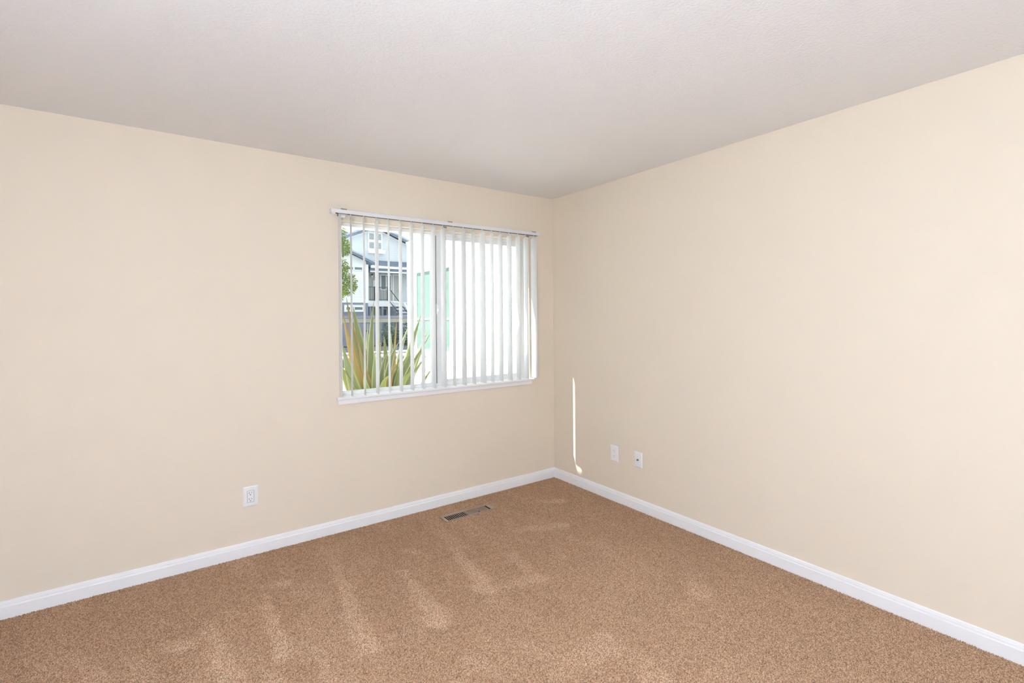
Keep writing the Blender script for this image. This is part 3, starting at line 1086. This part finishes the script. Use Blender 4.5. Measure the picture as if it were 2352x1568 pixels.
PK, SL, PX = 7.86, 0.415, 9.65
hp(lapped(4.2, 15.1, 5.5, PK, HY, roofline=(PX, PK, SL)), 'gable_siding', 'siding_grey')
hp(lapped(11.55, 15.1, 2.6, 5.0, HY - 0.05), 'corner_siding', 'siding_grey')
core = MB().box(4.3, 15.0, HY + 0.05, HY + 9, GZ, 5.6)
core.prism([(4.3, 5.6), (15.0, 5.6), (PX, PK - 0.03)], 'y', HY + 0.06, HY + 9)
hp(core, 'house_core', 'siding_grey')
for s in (-1, 1):
    ex, ez = PX + s * 5.9, PK - 5.9 * SL
    r_ = MB()
    r_.prism([(PX, PK), (ex, ez), (ex, ez + 0.17), (PX, PK + 0.17)], 'y', HY - 0.42, HY - 0.36)
    hp(r_, 'rake_board', 'roof_slate')
    r_ = MB()
    r_.prism([(PX, PK + 0.17), (ex, ez + 0.17), (ex, ez + 0.3), (PX, PK + 0.3)], 'y', HY - 0.46, HY + 9.2)
    hp(r_, 'roof_slope', 'roof_light')
    r_ = MB()
    r_.prism([(PX, PK - 0.1), (PX + s * 5.4, PK - 0.1 - 5.4 * SL), (PX + s * 5.4, PK - 5.4 * SL), (PX, PK)], 'y', HY - 0.06, HY - 0.03)
    hp(r_, 'frieze_board', 'house_trim')
a_, b_ = at(770, 522, 41), at(803, 535, 41)
hp(MB().prism([(a_.x - 5.5, b_.z - 1.2), (a_.x - 2.5, a_.z + 0.9), (b_.x, b_.z), (b_.x, b_.z - 1.2)], 'y', 41, 46), 'rear_roof', 'roof_slate')
# shuttered gable window with flower box
gw = MB()
ring(gw, 9.06, 10.12, 6.33, 7.57, 0.09, 0.09, 0.06, 0.08, HY - 0.1, HY - 0.03)
gw.box(9.5, 9.68, HY - 0.096, HY - 0.034, 6.4, 7.5)
gw.box(9.16, 10.02, HY - 0.092, HY - 0.038, 6.87, 7.01)
gwo = hp(gw, 'gable_window', 'house_trim')
lou = MB().box(-0.17, 0.17, 0, 0.012, -0.022, 0.022).mesh('louver', 'louver_dark')
for cx_ in (9.32, 9.86):
    hp(MB().box(cx_ - 0.17, cx_ + 0.17, HY - 0.05, HY - 0.03, 6.39, 7.49), 'louver_back', 'house_trim', gwo)
    for z0_ in (6.41, 7.04):
        for i in range(6):
            o = link('louver', lou, gwo)
            o.location = (cx_, HY - 0.075, z0_ + 0.03 + i * 0.073)
            o.rotation_euler = (math.radians(-25), 0, 0)
fb = MB().prism([(8.97, 6.3), (10.27, 6.3), (10.17, 6.02), (9.05, 6.02)], 'y', HY - 0.35, HY - 0.02)
hp(fb, 'flower_box', 'house_trim')
# porch roof with shingle courses
pr_ = MB()
for i in range(6):
    t0, t1 = i / 6, (i + 1) / 6
    ya, yb = 29.5 + 1.5 * t0, 29.5 + 1.5 * t1
    za, zb = 5.0 + 0.58 * t0, 5.0 + 0.58 * t1
    pr_.prism([(ya, za), (yb + 0.05, zb), (yb + 0.05, zb - 0.05), (ya, za - 0.05), (ya - 0.02, za - 0.03), (ya - 0.02, za + 0.015)], 'x', 8.3, 13.5)
hp(pr_, 'porch_roof', 'roof_slate')
hp(MB().box(8.7, 13.5, 29.38, 29.5, 4.83, 4.98), 'gutter', 'house_trim', bevel=0.02)
hp(MB().box(8.7, 13.5, 29.5, 31, 4.66, 4.83), 'porch_beam', 'roof_slate')
hp(MB().box(8.7, 13.5, 29.46, 29.56, 4.56, 4.66), 'porch_trim', 'house_trim')
hp(MB().box(8.3, 11.55, HY - 0.02, HY + 0.04, 2.58, 4.9), 'porch_back_wall', 'porch_wall')
lampo = hp(MB().cyl((9.3, HY - 0.2, 4.46), (0, 0, 0.1), 0.1, 0.03, n=12), 'porch_lamp', 'iron')
hp(MB().cyl((9.3, HY - 0.2, 4.32), (0, 0, 0.14), 0.06, n=12), 'lamp_globe', 'house_trim', lampo)
hp(MB().box(9.4, 9.66, HY - 0.1, HY - 0.02, 3.66, 4.12), 'meter_box', 'siding_white', bevel=0.01)
pw = MB()
ring(pw, 9.93, 10.8, 3.44, 4.56, 0.09, 0.06, 0.06, 0.07, HY - 0.08, HY - 0.02)
pw.box(10.36, 10.43, HY - 0.076, HY - 0.024, 3.51, 4.48)
pwo = hp(pw, 'porch_window', 'house_trim')
hp(MB().box(10.0, 10.37, HY - 0.045, HY - 0.02, 3.5, 4.5), 'pane', 'house_glass', pwo)
hp(MB().box(10.42, 10.75, HY - 0.045, HY - 0.02, 3.5, 4.5), 'pane', 'house_glass', pwo)
dd = MB()
ring(dd, 10.87, 11.5, 2.6, 4.62, 0.09, 0.09, 0.02, 0.09, HY - 0.08, HY - 0.02)
ddo = hp(dd, 'door', 'house_trim')
hp(MB().box(10.96, 11.41, HY - 0.05, HY - 0.02, 2.62, 4.53), 'door_leaf', 'porch_wall', ddo)
hp(MB().cyl((11.36, HY - 0.05, 3.45), (0, -0.06, 0), 0.035, n=8), 'door_knob', 'iron', ddo)
# porch deck and railing
hp(MB().box(8.3, 10.9, 29.55, HY, 2.2, 2.6), 'porch_deck', 'siding_white', bevel=0.02)
rl = MB()
rl.box(8.3, 10.0, 29.58, 29.62, 3.53, 3.57)
rl.box(8.3, 10.0, 29.58, 29.62, 2.66, 2.7)
rlo = hp(rl, 'porch_railing', 'iron')
bal = MB().box(-0.011, 0.011, -0.011, 0.011, 0, 0.85).mesh('baluster', 'iron')
for i in range(14):
    o = link('baluster', bal, rlo)
    o.location = (8.42 + i * 0.115, 29.6, 2.69)
for x_ in (9.05, 9.96):
    hp(MB().box(x_ - 0.03, x_ + 0.03, 29.57, 29.63, 2.5, 3.6), 'post', 'iron', rlo)
# undercroft
hp(MB().box(8.3, 15.0, HY - 0.01, HY + 0.04, GZ, 2.2), 'undercroft_wall', 'base_blue')
uw = MB()
ring(uw, 9.88, 10.45, 1.55, 2.1, 0.05, 0.05, 0.05, 0.05, HY - 0.07, HY - 0.01)
uwo = hp(uw, 'undercroft_window', 'house_trim')
hp(MB().box(9.93, 10.4, HY - 0.04, HY - 0.01, 1.6, 2.05), 'pane', 'house_glass', uwo)
for x_ in (8.75, 9.6, 10.75):
    hp(MB().box(x_ - 0.07, x_ + 0.07, 29.62, 29.76, GZ, 2.2), 'deck_post', 'base_blue')
# open stair going down to the right
tread = MB().box(0, 1.5, -0.14, 0.14, -0.03, 0.03).mesh('tread', 'house_trim')
for i in range(11):
    o = link('tread', tread, house)
    o.matrix_parent_inverse = Matrix.Translation(-house.location)
    o.location = (10.3 + 0.04 * i, 29.5 - 0.16 * i, 2.5 - 0.235 * i)
for (x0_, z0_, x1_, z1_) in ((10.05, 3.42, 11.05, 1.5), (10.05, 2.55, 10.85, 0.95)):
    hp(MB().cyl((x0_, 29.4, z0_), (x1_ - x0_, -1.2, z1_ - z0_), 0.03, n=8), 'stair_rail', 'iron')
hp(MB().prism([(10.86, 2.45), (11.0, 2.45), (12.2, 0.2), (12.0, 0.2)], 'y', 28.9, 28.96), 'stair_string', 'house_trim')
# projecting white garage bay on the left with its own roof
bay = MB()
BY = 28.5
bay = lapped(2.6, 8.1, 2.55, 5.9, BY, roofline=(5.35, 6.32, 0.43))
hp(bay, 'bay_siding', 'siding_white')
bc = MB().box(2.7, 8.05, BY + 0.05, HY + 0.2, GZ, 5.0)
bc.prism([(2.7, 5.0), (8.05, 5.0), (5.35, 6.2)], 'y', BY + 0.06, HY + 0.2)
hp(bc, 'bay_core', 'siding_white')
for s in (-1, 1):
    ex, ez = 5.35 + s * 3.35, 6.3 - 3.35 * 0.43
    hp(MB().prism([(5.35, 6.3), (ex, ez), (ex, ez + 0.14), (5.35, 6.44)], 'y', BY - 0.36, BY - 0.3), 'bay_rake', 'roof_slate')
    hp(MB().prism([(5.35, 6.44), (ex, ez + 0.14), (ex, ez + 0.24), (5.35, 6.54)], 'y', BY - 0.4, HY + 0.1), 'bay_roof', 'roof_light')
hp(MB().box(8.02, 8.22, BY - 0.06, BY + 0.1, 2.4, 4.95), 'corner_board', 'house_trim')
hp(MB().box(2.6, 8.22, BY - 0.07, BY, 2.42, 2.66), 'belly_band', 'house_trim')
for (x0_, x1_) in ((6.75, 7.2), (7.31, 7.8)):
    t_ = MB()
    ring(t_, x0_ - 0.05, x1_ + 0.05, 4.52, 4.78, 0.05, 0.05, 0.05, 0.05, BY - 0.08, BY - 0.02)
    to = hp(t_, 'transom_window', 'house_trim')
    hp(MB().box(x0_, x1_, BY - 0.05, BY - 0.02, 4.57, 4.73), 'pane', 'house_glass', to)
hp(MB().box(2.6, 8.2, BY - 0.005, BY + 0.06, GZ, 2.42), 'bay_base', 'base_blue')
gwn = MB()
ring(gwn, 6.62, 7.89, 1.82, 2.27, 0.14, 0.09, 0.14, 0.14, BY - 0.08, BY - 0.01)
gwn.box(6.99, 7.29, BY - 0.076, BY - 0.014, 1.97, 2.12)
gwo2 = hp(gwn, 'base_window', 'house_trim')
hp(MB().box(6.76, 7.0, BY - 0.04, BY - 0.01, 1.96, 2.13), 'pane', 'house_glass', gwo2)
hp(MB().box(7.28, 7.8, BY - 0.04, BY - 0.01, 1.96, 2.13), 'pane', 'house_glass', gwo2)

# ---- low fence in front of the house
fen = tag(empty('boundary_fence', (8.0, 27.0, GZ)), 'blue grey panel fence with a beige top beam before the house', 'fence')
fp = part_of(fen)
fp(MB().box(-2, 16, 26.94, 27.1, 1.12, 1.4), 'top_beam', 'beam_beige', bevel=0.02)
fp(MB().box(-2, 16, 26.9, 27.14, 1.4, 1.56), 'beam_cap', 'base_blue')
pan = MB().box(-0.62, 0.62, -0.03, 0.03, GZ - 0.02, 1.12).mesh('panel', 'base_blue')
pst = MB().box(-0.06, 0.06, -0.07, 0.07, GZ - 0.02, 1.12).mesh('post', 'base_blue')
for i in range(9):
    xx = 1.0 + i * 1.36
    if xx < 8.7 or xx > 11.5:
        o = link('panel', pan, fen)
        o.matrix_parent_inverse = Matrix.Translation(-fen.location)
        o.location = (xx, 27.03, 0)
    o = link('post', pst, fen)
    o.matrix_parent_inverse = Matrix.Translation(-fen.location)
    o.location = (xx + 0.68, 27.02, 0)
gr = MB()
gr.box(7.3, 7.75, 26.48, 26.52, 0.6, 0.64)
gr.box(7.3, 7.75, 26.48, 26.52, -0.24, -0.2)
for i in range(5):
    gr.box(7.31 + i * 0.1, 7.335 + i * 0.1, 26.49, 26.51, GZ - 0.02, 0.62)
tag(gr.build('gate_rail', 'iron'), 'small dark iron rail before the blue grey fence', 'railing')

# ---- shrubs and brick pier below the stair
for k, (x_, y_, r_, lab) in enumerate(((8.55, 25.6, 0.5, 'dark green shrub nearest the bay, below the fence beam'), (9.75, 25.4, 0.5, 'dark green shrub beside the white wing edge, below the fence beam'))):
    sh = tag(empty('shrub', (x_, y_, GZ)), lab, 'shrub', group='shrubs below the fence beam')
    f_ = link('foliage', foliage_mesh([((0, 0, 0.75), (r_, 0.5, 0.62)), ((0.1, 0, 0.3), (r_ * 0.9, 0.5, 0.4))], (900, 500), 0.11, 'shrub_leaf', 20 + k), sh)
    tag(f_, kind='stuff')
    MB().cyl((0, 0, 0), (0, 0, 0.6), 0.04, 0.02, n=8).build('stem', 'bark', sh)
pier = tag(empty('brick_pier', (5.35, 18.9, GZ)), 'small red brick pier standing on the driveway', 'pier')
brk = MB().box(-0.11, 0.11, -0.1, 0.1, 0, 0.075).mesh('brick', 'brick_red')
for i in range(5):
    link('brick', brk, pier, (0, 0, 0.05 + i * 0.095))
MB().box(-0.095, 0.095, -0.085, 0.085, 0, 0.53).build('mortar_core', 'kerb_white', pier)
